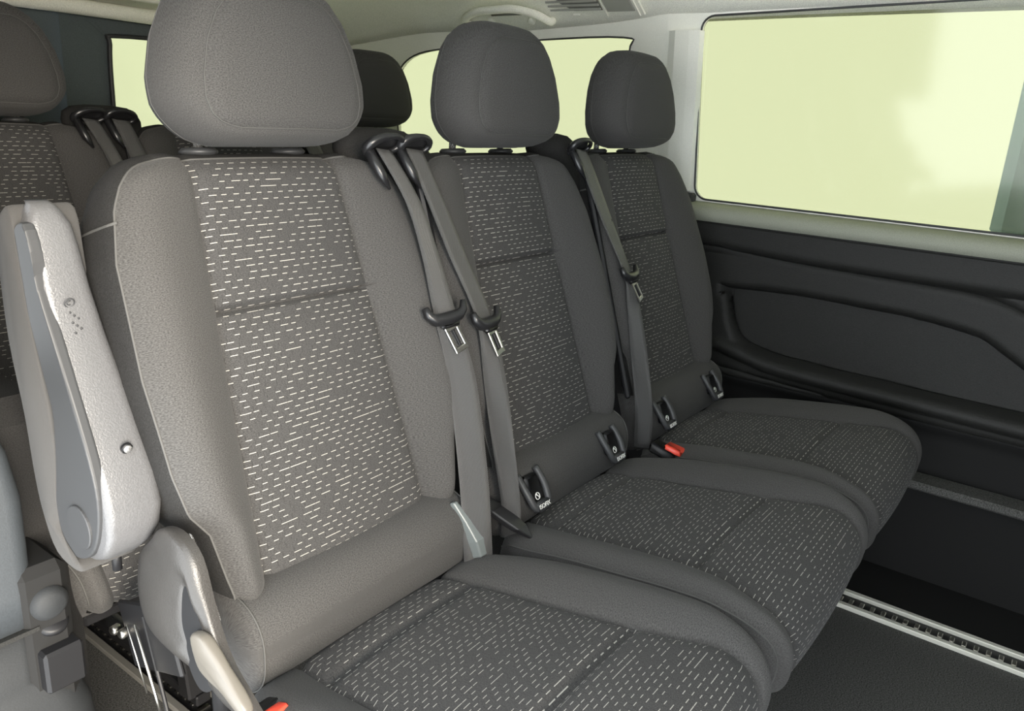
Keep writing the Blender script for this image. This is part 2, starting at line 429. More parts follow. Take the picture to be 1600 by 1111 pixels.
# near side wall behind the door opening
g = G(); g.box((-.375, .95, .72), (.03, 1.35, 1.42), bev=.005); struct(g.build('wall_left', M['trim']))
g = G(); g.box((-.475, .04, 1.11), (.03, .44, .66), bev=.005); struct(g.build('light_block_left', M['trim']))  # added out of view to keep the sun off the rear-row seat
# curved headliner edge and rail above the rear doors
g = G(); g.tube([(x, 1.555, 1.318 + .012 * math.sin((x + .4) / 1.8 * math.pi)) for x in fr(-.35, 1.35, 24)], .022, 10); struct(g.build('trim_6', M['head'], smooth=True))
g = G(); g.tube([(x, 1.40, z) for x, z in ((.42, 1.372), (.50, 1.366), (.60, 1.362), (.70, 1.362), (.76, 1.368))], [.004, .010, .012, .010, .004], 8); o = g.build('rear_grab_strip', M['pillar'], smooth=True); tag(o, 'pale moulded grab strip on the headliner above the rear door', 'handle')

# unseen partition added so that less light floods in from the front
g = G(); g.box((.52, -1.45, .70), (1.95, .04, 1.44), bev=.005); struct(g.build('light_block_front', M['trim']))
# outside the side window: pale structure with a dark base
g = G(); g.box((1.88, -.98, 1.36), (.22, .62, 1.0), bev=.03); o = g.build('outside_pillar', M['ext'], None, False); tag(o, 'pale blue-grey upright outside the side window at the right edge', 'pillar')
g = G(); g.box((1.87, -1.0, .40), (.26, .66, .91), bev=.03); o = g.build('outside_plinth', M['extdark'], None, False); tag(o, 'dark blue-grey base outside the window, low at the right edge', 'plinth')

# ------------------------------------------------------------------ floor rails
def rail(x, label):
    t = thing('floor_rail', label, 'rail', (x, 0, 0), 'aluminium seat rails in the floor')
    y0, y1 = -1.9, 1.5
    for s in (-1, 1):
        g = G(); g.box((s * .033, (y0 + y1) / 2, .006), (.016, y1 - y0, .012), bev=.002); g.build('rail_lip', M['alu'] if x > 1 else M['aludark'], t)  # near rail takes a darker tone of the same aluminium
    g = G(); g.box((0, (y0 + y1) / 2, .001), (.052, y1 - y0, .002)); ch = g.build('rail_channel', M['black'], t)
    g = G()
    for k in range(int((y1 - y0) / .025)):
        g.box((0, y0 + .0125 + k * .025, .003), (.022, .010, .004), bev=.001)
    s = g.build('rail_teeth', M['plate'], t); s['kind'] = 'stuff'
rail(.012, 'darker aluminium seat rail on the floor under the armrest seat')
rail(1.23, 'bright aluminium slotted seat rail on the dark floor beside the far seats')

# ------------------------------------------------------------------ seat geometry
SA, CA = math.sin(math.radians(18)), math.cos(math.radians(18))
Dv = Vector((0, -SA, -CA)); Nv = Vector((0, -CA, SA)); Uv = Vector((1, 0, 0))
O0 = Vector((0, 0, 1.04))
def bpnt(u, t, d): return O0 + Uv * u + Dv * t + Nv * d
WB = [(0, .150), (.006, .172), (.014, .190), (.03, .208), (.06, .224), (.12, .239), (.25, .246), (.36, .241), (.41, .232), (.44, .212), (.50, .202), (.535, .194), (.548, .180)]
WI = [(0, .112), (.10, .119), (.548, .148)]
TB = .548
def backrest():
    vsF = G(); ts = sorted([0, .003, .007, .012, .018, .025, .035, .045] + fr(.055, .172, 16) + fr(.174, .206, 20) + fr(.208, .535, 48) + [.541, .545, TB])
    nI, nB = 22, 12
    def us(t):
        wi = interp(WI, t); W = interp(WB, t)
        return [-W + (W - wi) * k / nB for k in range(nB)] + [-wi + 2 * wi * k / nI for k in range(nI + 1)] + [wi + (W - wi) * (k + 1) / nB for k in range(nB)]
    def F(u, t):
        wi = interp(WI, t); W = interp(WB, t); au = abs(u)
        B = sinterp([(0, .012), (.15, .035), (.35, .048), (.5, .034), (.548, .024)], t)
        d = 0
        if au > wi:
            s = min(1, (au - wi) / (W - wi)); d += B * math.sin(min(1, s * 1.35) * math.pi / 2) - B * .42 * max(0, (s - .6) / .4) ** 2
        else: d += .007 * (1 - (u / wi) ** 2)
        d -= .007 * gauss(au - wi, .0045)
        if au < wi: d -= .016 * gauss(t - .19, .0045); d -= .006 * gauss(t - .200, .014)
        e = min(t, TB - t, .03) / .03; d -= .020 * (1 - e) ** 2
        e = min(W - au, .02) / .02; d -= .008 * (1 - e) ** 2
        return d
    rows = []
    for t in ts:
        rows.append([(bpnt(u, t, F(u, t)), (u, -t), abs(u)) for u in us(t)])
    nr, nc = len(rows), len(rows[0])
    def sub(c0, c1, name, body=None):
        g = G(); I = {}
        for j in range(nr):
            for i in range(c0, c1 + 1): I[(i, j)] = g.add(rows[j][i][0], rows[j][i][1])
        for j in range(nr - 1):
            for i in range(c0, c1): g.f.append((I[(i, j)], I[(i, j + 1)], I[(i + 1, j + 1)], I[(i + 1, j)]))
        return g, I
    ins, _ = sub(nB, nB + nI, 'insert')
    bol = [sub(0, nB, 'b')[0], sub(nB + nI, nc - 1, 'b')[0]]
    # perimeter loop, counter-clockwise seen from the front starting at bottom-left going up
    per = [(0, j) for j in range(nr - 1, 0, -1)] + [(i, 0) for i in range(0, nc - 1)] + [(nc - 1, j) for j in range(0, nr - 1)] + [(i, nr - 1) for i in range(nc - 1, 0, -1)]
    pp = [rows[j][i][0] for i, j in per]
    pt = [(p - O0).dot(Dv) for p in pp]; pu = [p.x for p in pp]; pd = [(p - O0).dot(Nv) for p in pp]
    n = len(pp)
    nrm = []
    for k in range(n):
        a, b = (k - 3) % n, (k + 3) % n
        tv = Vector((pu[b] - pu[a], pt[b] - pt[a])); q = Vector((tv.y, -tv.x)); nrm.append(q.normalized() if q.length else Vector((0, -1)))
    side = G(); rings = []
    for s, off, dd in ((0, 0, 0), (.06, .002, None), (.2, .003, None), (.45, .003, None), (.7, .002, None), (.88, -.004, None), (1, -.016, None)):
        ring = []
        for k in range(n):
            top = max(0, -nrm[k].y)
            back = -.100
            d = lerp(pd[k], back, s)
            u = pu[k] + nrm[k].x * off; t = pt[k] + nrm[k].y * off * .6 
            t -= top * .012 * math.sin(min(1, s * 1.2) * math.pi)
            ring.append(side.add(bpnt(u, t, d), (pu[k] * 1 + d, -pt[k] + d)))
        rings.append(ring)
    for A, B in zip(rings, rings[1:]):
        for k in range(n): side.f.append((A[k], A[(k + 1) % n], B[(k + 1) % n], B[k]))
    side.f.append(tuple(rings[-1]))
    seam = [p.copy() for p in pp]
    topu = rings
    return ins, bol, side, seam, rows
def seat_cushion():
    # path along the seat from the rear to under the front edge: (y, z, half width, bolster height, insert half width)
    prof = [(-.205, .415), (-.215, .432), (-.30, .446), (-.42, .464), (-.52, .479), (-.60, .486), (-.645, .482), (-.673, .466), (-.688, .441), (-.691, .412), (-.686, .383), (-.672, .362), (-.64, .350)]
    P = smoothpoly([(a, b, 0) for a, b in prof], 14, closed=False)
    S = [0]
    for a, b in zip(P, P[1:]): S.append(S[-1] + (b - a).length)
    nI, nB = 24, 12; rows = []; sides = []
    for j, p in enumerate(P):
        q = P[min(j + 1, len(P) - 1)] - P[max(j - 1, 0)]; q.normalize(); nv = Vector((0, q.y, -q.x))  # outward normal
        y, z = p.x, p.y; s = S[j]
        W = sinterp([(0, .205), (.02, .222), (.12, .240), (.30, .246), (.40, .246), (.45, .241), (.49, .231), (.53, .220), (.60, .206)], s)
        wi = sinterp([(0, .130), (.05, .140), (.3, .154), (.38, .166), (.45, .188), (.50, .190), (.6, .172)], s)
        us_ = [-W + (W - wi) * k / nB for k in range(nB)] + [-wi + 2 * wi * k / nI for k in range(nI + 1)] + [wi + (W - wi) * (k + 1) / nB for k in range(nB)]
        Bh = sinterp([(0, .0), (.05, .014), (.2, .026), (.38, .024), (.47, .010), (.55, .003)], s)
        row = []
        for u in us_:
            au = abs(u); h = 0
            if au > wi:
                k = (au - wi) / (W - wi); h = Bh * math.sin(min(1, k * 1.5) * math.pi / 2) - .016 * max(0, (k - .55) / .45) ** 2
            else: h = .006 * (1 - (u / wi) ** 2)
            h -= .006 * gauss(au - wi, .0045)
            if au < wi: h -= .013 * gauss(y + .268, .007) * (1 if s < .2 else 0) + .013 * gauss(s - .333, .007)
            row.append((Vector((u, y, z)) + nv * h, (u, -s)))
        rows.append(row)
        core = Vector((0, max(y, -.63) if y > -.60 else -.645 + .04 * (1 if s > .45 else 0), min(z - .075, .365)))
        core = Vector((0, max(y, -.652), max(.352, z - .10) if s < .45 else .352))
        sides.append((W, core, nv))
    nr, nc = len(rows), len(rows[0])
    def sub(c0, c1, g):
        I = {}
        for j in range(nr):
            for i in range(c0, c1 + 1): I[(i, j)] = g.add(rows[j][i][0], rows[j][i][1])
        for j in range(nr - 1):
            for i in range(c0, c1): g.f.append((I[(i, j)], I[(i, j + 1)], I[(i + 1, j + 1)], I[(i + 1, j)]))
    ins = G(); sub(nB, nB + nI, ins)
    bol = [G(), G()]; sub(0, nB, bol[0]); sub(nB + nI, nc - 1, bol[1])
    side = G()
    for sg, c in ((-1, 0), (1, nc - 1)):
        R = []
        for j in range(nr):
            W, core, nv = sides[j]; p = rows[j][c][0]; r = []
            for k, (f, o) in enumerate(((0, 0), (.12, .002), (.3, .003), (.6, .002), (.85, -.004), (1, -.014))):
                q = Vector((p.x, lerp(p.y, core.y, f), lerp(p.z, core.z, f))); q.x += sg * o
                r.append(side.add(q, (q.y, q.z)))
            R.append(r)
        for A, B in zip(R, R[1:]):
            for k in range(5): side.f.append((A[k], A[k + 1], B[k + 1], B[k]) if sg < 0 else (A[k], B[k], B[k + 1], A[k + 1]))
        if sg < 0: L = [r[-1] for r in R]
        else:
            Q = [r[-1] for r in R]
            for k in range(nr - 1): side.f.append((L[k], Q[k], Q[k + 1], L[k + 1]))
    seams = [[rows[j][0][0] for j in range(nr)], [rows[j][nc - 1][0] for j in range(nr)]]
    return ins, bol, side, seams
def headrest():
    T = .158
    Wt = [(0, .050), (.004, .062), (.012, .076), (.03, .092), (.06, .107), (.10, .117), (.125, .118), (.142, .112), (.151, .101), (.155, .090), (T, .074)]
    tilt = math.radians(7); D = Vector((0, -math.sin(tilt), -math.cos(tilt))); N = Vector((0, -math.cos(tilt), math.sin(tilt)))
    O = Vector((0, -.036, 1.234))
    ts = [0, .002, .004, .008, .012, .018] + fr(.025, .138, 24) + [.143, .147, .151, .155, T]; n_ = 28
    rows = []
    for t in ts:
        W = interp(Wt, t); r = []
        for k in range(n_ + 1):
            a = -1 + 2 * k / n_; u = a * W
            d = .014 * (1 - a * a) * (1 - (2 * t / T - 1) ** 2 * .7) - .006 * (1 - min(W - abs(u), .015, T - t, t) / .015) ** 2
            r.append((u, t, d))
        rows.append(r)
    nr, nc = len(rows), n_ + 1
    g = G(); I = [[g.add(O + Uv * u + D * t + N * d, (u, -t)) for u, t, d in r] for r in rows]
    for j in range(nr - 1):
        for i in range(nc - 1): g.f.append((I[j][i], I[j + 1][i], I[j + 1][i + 1], I[j][i + 1]))
    per = [(0, j) for j in range(nr - 1, 0, -1)] + [(i, 0) for i in range(0, nc - 1)] + [(nc - 1, j) for j in range(0, nr - 1)] + [(i, nr - 1) for i in range(nc - 1, 0, -1)]
    pts = [rows[j][i] for i, j in per]; n = len(pts); nrm = []
    for k in range(n):
        a, b = pts[(k - 4) % n], pts[(k + 4) % n]; q = Vector((b[1] - a[1], -(b[0] - a[0]))); nrm.append(q.normalized())
    front = g; side = G(); R = []
    for s, off in ((0, 0), (.02, .008), (.06, .015), (.14, .022), (.3, .029), (.5, .031), (.64, .030), (.76, .025), (.86, .015), (.93, .002), (.98, -.014), (1, -.034)):
        ring = []
        for k in range(n):
            u, t, d = pts[k]; dd = lerp(d, -.115, s); bt = nrm[k].y
            q_ = min(1, max(0, (bt + .2) / 1.2)); q_ = q_ * q_ * (3 - 2 * q_); o = off * lerp(1, .6, q_) if off > 0 else off
            uu, tt = u + nrm[k].x * o, t + nrm[k].y * o
            ring.append(side.add(O + Uv * uu + D * tt + N * dd, (uu + dd, -tt + dd)))
        R.append(ring)
    for A, B in zip(R, R[1:]):
        for k in range(n): side.f.append((A[k], A[(k + 1) % n], B[(k + 1) % n], B[k]))
    side.f.append(tuple(R[-1]))
    seam = [O + Uv * p[0] + D * p[1] + N * (p[2] + .0005) for p in pts]
    seam2 = [side.v[q].copy() for q in R[6]]
    return front, side, seam, seam2

def make_seat():
    root = thing('van_seat', '', 'seat', (0, 0, 0), None)
    ins, bol, side, seam, rows = backrest()
    br = side.build('backrest', M['side'], root, True, uv=True)  # backrest sides coloured darker to hold their shade
    for b_ in bol: b_.build('backrest_bolster', M['fab'], br, True, uv=True)
    ins.build('backrest_insert', M['pat'], br, True, uv=True)
    g = G(); g.tube(seam + [seam[0]], .0016, 5, cap=False); g.build('piping', M['pipe'], br, True)
    # seam across the side panel of the backrest
    g = G(); g.tube([bpnt(u, .075 + .02 * s * 0, d) for u, d, s in ((-.2285, .012, 0), (-.2305, -.01, 0), (-.2315, -.04, 0), (-.229, -.07, 0), (-.220, -.092, 0))], .002, 5); g.build('side_seam', M['pipe'], br, True)
    ci, cb, cs, seams = seat_cushion()
    cu = cs.build('seat_cushion', M['fab'], root, True, uv=True)
    for b_ in cb: b_.build('cushion_bolster', M['fab'], cu, True, uv=True)
    ci.build('cushion_insert', M['pat'], cu, True, uv=True)
    for s in seams: g = G(); g.tube(s, .0014, 5); g.build('piping', M['pipe'], cu, True)
    # lumbar roll between backrest and cushion
    g = G(); rings = []
    for x in (-.207, -.205, -.201, -.196, -.185, -.12, 0, .12, .185, .196, .201, .205, .207):
        k = math.sqrt(max(.0, 1 - (abs(x) / .208) ** 60)); k = max(.3, k)
        ring = []
        for a in range(32):
            t = 2 * math.pi * a / 32; cx, cz = math.cos(t), math.sin(t)
            py = -.150 - .070 * k * math.copysign(abs(cx) ** .8, cx); pz = .478 + .066 * k * math.copysign(abs(cz) ** .8, cz) - .018 * cx * 0
            ring.append((x, py, pz))
        rings.append(ring)
    g.loft(rings); ro = g.build('lumbar_roll', M['fab'], root, True)
    ro.data.uv_layers.new(name='UVMap')
    lay = ro.data.uv_layers['UVMap']
    for lp in ro.data.loops:
        v = ro.data.vertices[lp.vertex_index].co; lay.data[lp.index].uv = (v.x, math.atan2(v.z - .478, v.y + .15) * .065)
    for sx in (-1, 1):
        g = G(); g.tube([(sx * .194, -.150 - .0705 * math.copysign(abs(math.cos(t)) ** .8, math.cos(t)), .478 + .0665 * math.copysign(abs(math.sin(t)) ** .8, math.sin(t))) for t in [math.radians(q) for q in range(-60, 100, 8)]], .0012, 5)
        g.build('roll_seam', M['pipe'], ro, True)
    # headrest
    hf, hs, s1, s2 = headrest()
    h = hf.build('headrest', M['fab'], root, True, uv=True)
    hs.build('headrest_side', M['fab'], h, True, uv=True)
    g = G(); g.tube(s1 + [s1[0]], .0009, 5, cap=False); g.build('headrest_piping', M['pipe'], h, True)
    g = G(); g.tube(s2 + [s2[0]], .0007, 5, cap=False); g.build('headrest_seam', M['pipe'], h, True)
    for sx in (-1, 1):
        g = G(); g.tube([(sx * .07, .052, 1.03), (sx * .07, .050, 1.10)], .0062, 12); g.build('headrest_post', M['chrome'], h, True)
        g = G(); g.cyl((sx * .07, .050, 1.041), (0, .1, 1), .024, .010, 20, .004); g.build('headrest_collar', M['greyd'], root, True)
    g = G(); g.box((0, -.42, .325), (.40, .42, .02), bev=.004); g.build('seat_pan', M['black'], root)
    for sx in (-1, 1):
        g = G(); g.tube([bpnt(sx * .20, .50, -.06), bpnt(sx * .20, .60, -.05), (sx * .205, -.15, .33)], .014, 8); g.build('recliner_bracket', M['black'], root, True)
    # black rear shell with pocket
    g = G(); g.box(bpnt(0, .29, -.106), (.40, .50, .012), Matrix((Uv, Dv, Nv)).transposed(), .005); g.build('back_shell', M['black'], root)
    return root
proto = make_seat(); index_kids()

SEATS = {}
def put(key, x, y, label, group):
    r = proto if not SEATS else copy_tree(proto)
    r.location = (x, y, 0); r['label'] = label; r['group'] = group; SEATS[key] = r
    return r
G1, G2 = 'three seats of the front bench row', 'three seats of the rear bench row'
put('n', 0, 0, 'nearest grey patterned van seat, with the folded-up plastic armrest', G1)
put('m', .5, 0, 'middle grey patterned van seat of the front row, between two seat belts', G1)
put('f', 1.0, 0, 'farthest front-row van seat, in shade beside the side window wall', G1)
put('rn', 0, .85, 'rear-row van seat at the left edge, behind the armrest', G2)
put('rm', .5, .85, 'rear-row middle van seat hidden behind the nearest seat headrest', G2)
put('rf', 1.0, .85, 'rear-row far van seat, dark headrest behind the paired belt guides', G2)

def bench_frame(y, label):
    t = thing('bench_frame', label, 'seat frame', (.62, y, 0), 'steel frames under the seat rows')
    for yy in (-.52, -.22):
        g = G(); g.box((0, yy, .295), (1.42, .035, .035), bev=.004); g.build('cross_beam', M['black'], t)
    for x in (.012 - .62, 1.23 - .62):
        g = G(); g.box((x, -.36, .024), (.030, .46, .022), bev=.003); g.build('rail_shoe', M['black'], t)
        g = G(); g.box((x, -.548, .155), (.050, .035, .26), Matrix.Rotation(math.radians(-8), 3, 'X'), .004); g.build('leg', M['black'], t)
        g = G(); g.box((x, -.19, .155), (.050, .040, .26), Matrix.Rotation(math.radians(6), 3, 'X'), .004); g.build('leg', M['black'], t)
        g = G(); g.tube([(x, -.53, .05), (x, -.22, .27)], .010, 8); g.build('brace', M['black'], t)
bench_frame(0, 'black steel frame under the front seat row')
bench_frame(.85, 'black steel frame under the rear seat row')

# ------------------------------------------------------------------ seat belts
def ribbon(pts, wid, dirs, th=.0016):
    """webbing strap: centre points, half width vectors"""
    P = smoothpoly(pts, 5, closed=False); Wd = smoothpoly([Vector(d) * (w_ / 2) for d, w_ in zip(dirs, wid)], 5, closed=False)
    g = G(); R = []; L = 0
    for i, p in enumerate(P):
        if i: L += (p - P[i - 1]).length
        t = (P[min(i + 1, len(P) - 1)] - P[max(i - 1, 0)]).normalized(); nn = t.cross(Wd[i]).normalized() * th
        row = []
        for (k, s) in ((-1, 1), (-.5, 1), (0, 1), (.5, 1), (1, 1), (1, -1), (0, -1), (-1, -1)):
            row.append(g.add(p + Wd[i] * k + nn * s * .5, (k * .024, L)))
        R.append(row)
    for A, B in zip(R, R[1:]):
        for k in range(8): g.f.append((A[k], A[(k + 1) % 8], B[(k + 1) % 8], B[k]))
    g.f.append(tuple(R[0][::-1])); g.f.append(tuple(R[-1])); return g
def belt(label, group, pts, dirs, wid, ti, twist, guide):
    root = thing('seat_belt', label, 'seat belt', pts[0], group)
    o = Vector(pts[0]); rel = [Vector(p) - o for p in pts]
    ribbon(rel, wid, dirs).build('webbing', M['web'], root, True, uv=True)
    # tongue: hooked black plastic body, steel plate with a slot
    c = rel[ti]; ax = (rel[ti + 1] - rel[ti - 1]).normalized(); wv = Vector(dirs[ti]).normalized(); wv = (wv - ax * wv.dot(ax)).normalized()
    nn = ax.cross(wv).normalized()
    if nn.y > 0: nn = -nn
    rot = Matrix((wv, ax, nn)).transposed()
    def L(a, b, h): return c + wv * a + ax * b + nn * h
    g = G()
    arc = [(-.036, -.016), (-.033, -.004), (-.024, .005), (-.010, .008), (.006, .008), (.020, .006), (.030, -.001), (.033, -.014)]
    g.tube([L(a, b, .007) for a, b in arc], [.0055, .0075, .0095, .0105, .0105, .009, .0065, .0045], 10)
    g.box(L(0, .014, .007), (.034, .016, .012), rot, .004)
    tg = g.build('tongue', M['gloss'], root, True)
    tw = Matrix.Rotation(math.radians(twist), 3, nn); r2 = tw @ rot
    def L2(a, b, h): return L(0, .018, .007) + (r2 @ Vector((a, b, h)))
    g = G()
    g.box(L2(-.010, .022, 0), (.0055, .036, .003), r2, .001); g.box(L2(.010, .022, 0), (.0055, .036, .003), r2, .001)
    g.box(L2(0, .003, 0), (.0255, .010, .003), r2, .001); g.box(L2(0, .040, 0), (.0255, .008, .003), r2, .001)
    g.build('tongue_plate', M['plate'], tg)
    g = G(); g.box(L2(0, .021, .0005), (.0045, .026, .004), r2, .001); g.build('plate_slot_rib', M['black'], tg)
    # top guide: slanted black plastic throat
    p = rel[0]; gx = guide
    g = G(); ring = []
    for a in range(24):
        t = 2 * math.pi * a / 24
        ring.append(p + Vector((math.cos(t) * .032 + gx * math.sin(t) * .010, -.002 - .012 * math.sin(t), .006 + math.sin(t) * .014)))
    g.tube(ring + [ring[0]], [.0045 + .003 * max(0, -math.cos(2 * math.pi * a / 24)) for a in range(25)], 8, cap=False)
    k0 = len(g.v); g.v += [q + Vector((0, .006, 0)) for q in ring]; g.u += [(0, 0)] * 24; g.f.append(tuple(range(k0, k0 + 24)))
    g.tube([p + Vector((-.030, .004, .004)), p + Vector((-.020, -.016, -.034)), p + Vector((-.010, -.024, -.055))], [.008, .008, .002], 8)
    g.build('belt_guide', M['gloss'], root, True)
    g = G(); g.box(p + Vector((0, .010, .000)), (.056, .008, .024), bev=.003); g.build('guide_throat', M['black'], root, True)
    return root
X3 = lambda *a: [Vector(v) for v in a]
GB = 'front row seat belts'
b1p = [(.180, -.030, 1.050), (.200, -.072, .978), (.213, -.098, .900), (.214, -.130, .815), (.221, -.162, .720), (.203, -.208, .575), (.188, -.232, .490), (.192, -.236, .430)]
d1_ = [(1, .05, -.1), (1, 0, -.1), (1, -.1, -.1), (.9, -.3, -.1), (.8, -.5, -.1), (.75, -.6, -.1), (.75, -.6, -.1), (.75, -.6, -.1)]
B1 = belt('seat belt hanging beside the nearest seat, wide strap, left of the paired belts', GB, b1p, d1_, [.032, .032, .034, .042, .048, .048, .048, .048], 3, 14, .6)
b2p = [(.245, -.030, 1.050), (.262, -.062, .975), (.284, -.092, .892), (.302, -.138, .793), (.298, -.168, .700), (.287, -.200, .600), (.283, -.226, .500), (.295, -.22, .430)]
d2_ = [(1, .05, -.1)] * 4 + [(.9, -.4, -.1), (.6, -.8, 0), (.35, -.9, 0), (.3, -.9, 0)]
B2 = belt('seat belt hanging over the left edge of the middle seat, right of the paired belts', GB, b2p, d2_, [.038, .042, .044, .044, .042, .036, .034, .034], 3, 10, -.3)
b3p = [(.728, -.030, 1.050), (.735, -.045, 1.02), (.778, -.078, .912), (.792, -.132, .805), (.784, -.158, .738), (.780, -.184, .643), (.770, -.212, .538), (.78, -.215, .44)]
d3_ = [(1, .05, -.1)] * 4 + [(.9, -.4, -.1), (.7, -.7, 0), (.35, -.9, 0), (.3, -.9, 0)]
B3 = belt('seat belt hanging between the middle and farthest front seats', GB, b3p, d3_, [.050, .052, .050, .038, .036, .036, .038, .038], 3, 16, -.2)
index_kids()
for src, lb in ((B1, 'rear-row seat belt, left one of the dark paired guides beside the left-edge seat'), (B2, 'rear-row seat belt, right one of the dark paired guides left of the bright rear window'), (B3, 'rear-row seat belt between its hidden middle and far seats')):
    c = copy_tree(src, None, src.location + Vector((0, .85, 0))); c['label'] = lb; c['group'] = 'rear row seat belts'

# belt towers: padded shoulder humps between the seats carrying the guides
def tower(x, y, wd, label):
    t = thing('belt_tower', label, 'belt tower', (x, y, 0), 'dark belt towers between the seats')
    g = G(); rings = []
    for z, k in ((.42, .62), (.70, .68), (.92, .8), (1.01, .95), (1.045, 1.0), (1.062, .93), (1.073, .72), (1.077, .35)):
        t_ = (1.04 - z) / CA; y0 = -t_ * SA
        rings.append([(wd * k * math.cos(a) * 1.0, y0 + .048 + .045 * k * math.sin(a), z) for a in [2 * math.pi * q / 24 for q in range(24)]])
    g.loft(rings); g.build('padded_cover', M['side'], t, True)
    g = G(); g.box((.006, -.106, .79), (.014, .012, .50), Matrix.Rotation(math.radians(-18), 3, 'X'), .004); g.build('trim_strip', M['black'], t)
    g = G(); g.box((0, -.145, .50), (.085, .02, .34), Matrix.Rotation(math.radians(-18), 3, 'X'), .006); g.build('lower_shield', M['black'], t)
    return t
tower(.245, 0, .085, 'dark belt tower behind the paired belts, between nearest and middle front seats')
tower(.745, 0, .070, 'dark belt tower between middle and farthest front seats')
tower(.245, .85, .085, 'dark rear-row belt tower left of the rear window')
tower(.745, .85, .070, 'dark rear-row belt tower behind the middle front headrest')

# ------------------------------------------------------------------ armrest on the nearest seat (part of that seat)
seat = SEATS['n']
def arm():
    # yz sections of the hard shell, front line follows the backrest rake
    fr_ = [(.965, .000), (.94, -.006), (.90, -.016), (.82, -.050), (.76, -.074), (.70, -.096), (.66, -.104), (.63, -.098), (.605, -.080), (.590, -.052), (.585, -.02)]
    g = G(); rings = []
    zz = [.992, .989, .982, .968, .945, .90, .85, .80, .75, .70, .665, .64, .62, .605, .594, .588]
    for z in zz:
        yf = sinterp([(.588, -.035), (.594, -.060), (.605, -.082), (.62, -.096), (.64, -.106), (.665, -.108), (.70, -.100), (.75, -.078), (.80, -.058), (.85, -.036), (.90, -.018), (.945, -.006), (.968, .002), (.982, .008), (.989, .016), (.992, .026)], z)
        yb = yf + sinterp([(.588, .03), (.62, .085), (.66, .092), (.72, .075), (.80, .058), (.90, .046), (.98, .038), (.992, .015)], z)
        xl = -.304 + sinterp([(.588, .008), (.62, 0), (.9, 0), (.97, .003), (.992, .014)], z)
        xr = sinterp([(.588, -.262), (.62, -.242), (.68, -.236), (.75, -.240), (.90, -.250), (.97, -.254), (.992, -.268)], z)
        r = .012; ring = []
        hw, hd = (xr - xl) / 2, (yb - yf) / 2; cx, cy = (xl + xr) / 2, (yf + yb) / 2; r = min(.016, hw * .9, hd * .9)
        for (sx, sy, a0) in ((1, -1, -90), (1, 1, 0), (-1, 1, 90), (-1, -1, 180)):
            rr = r if not (sx < 0 and sy < 0) else r * .55
            for k in range(5):
                t = math.radians(a0 + 22.5 * k); ring.append((cx + sx * (hw - rr) + rr * math.cos(t), cy + sy * (hd - rr) + rr * math.sin(t), z))
        rings.append(ring)
    g.loft(rings); a = g.build('armrest', M['grey'], seat, True); a['label'] = 'silvery grained plastic armrest shell folded upright'
    # padded face behind the shell
    out = smoothpoly([(.030, .985), (.058, .975), (.072, .93), (.075, .84), (.060, .74), (.050, .66), (.038, .615), (.015, .578), (-.03, .572), (-.04, .585), (-.005, .61), (0.0, .66), (-.01, .72), (-.004, .78), (.012, .86), (.020, .93)], 4)
    prism_yz([(p.x, p.y) for p in out], -.309, -.240, .006).build('arm_pad', M['fab'], a, True).data.uv_layers.new(name='UVMap')
    ck = smoothpoly([(.004, .972), (-.008, .945), (-.014, .905), (-.040, .845), (-.067, .783), (-.088, .730), (-.097, .688), (-.092, .650), (-.078, .620), (-.055, .600), (-.03, .592), (0.0, .592), (.004, .640), (-.004, .675), (-.012, .72), (-.014, .77), (.002, .83), (.016, .88), (.024, .94), (.024, .965)], 3)
    prism_yz([(p.x, p.y) for p in ck], -.3085, -.296, .003).build('armrest_shaded_side', M['greyd'], a, False)['label'] = 'smooth grey side of the armrest, its shade put into the colour'  # separate darker panel puts the shade of this side into its colour
    g = G(); g.cyl((-.3095, -.052, .640), (1, 0, 0), .026, .004, 32, .001); g.build('pivot_cap', M['greyd'], a, False)
    g = G(); g.cyl((-.268, -.0915, .735), (0, 1, .33), .0045, .006, 16); g.build('screw', M['chrome'], a, True)
    g = G(); g.cyl((-.268, -.090, .735), (0, 1, .33), .0062, .004, 20); g.build('screw_recess', M['black'], a, True)
    # moulded recycling mark ring and small raised marks
    g = G(); cpt = Vector((-.282, -.0245, .889)); ax = Vector((0, 1, .3)).normalized(); u_ = Vector((1, 0, 0)); v_ = ax.cross(u_)
    pts = [cpt + (u_ * math.cos(t) + v_ * math.sin(t)) * .0052 for t in [2 * math.pi * k / 16 for k in range(17)]]
    g.tube(pts, .0007, 5, cap=False)
    pts = [cpt + (u_ * math.cos(t) + v_ * math.sin(t)) * .0026 for t in [2 * math.pi * k / 16 for k in range(3, 14)]]
    g.tube(pts, .0006, 5)
    for k in range(7):
        q = cpt + Vector((.002 + .0035 * (k % 3 - 1), -.002 - .0042 * k * .33, -.010 - .0035 * k)); g.cyl(q + Vector((0, -.0005, 0)), ax, .0012, .001, 8)
    g.build('moulded_mark', M['greyd'], a, True)
    g = G(); g.tube([(-.262, -.03, .585), (-.262, -.03, .555)], .006, 8); g.build('arm_pivot', M['black'], a, True)
arm()

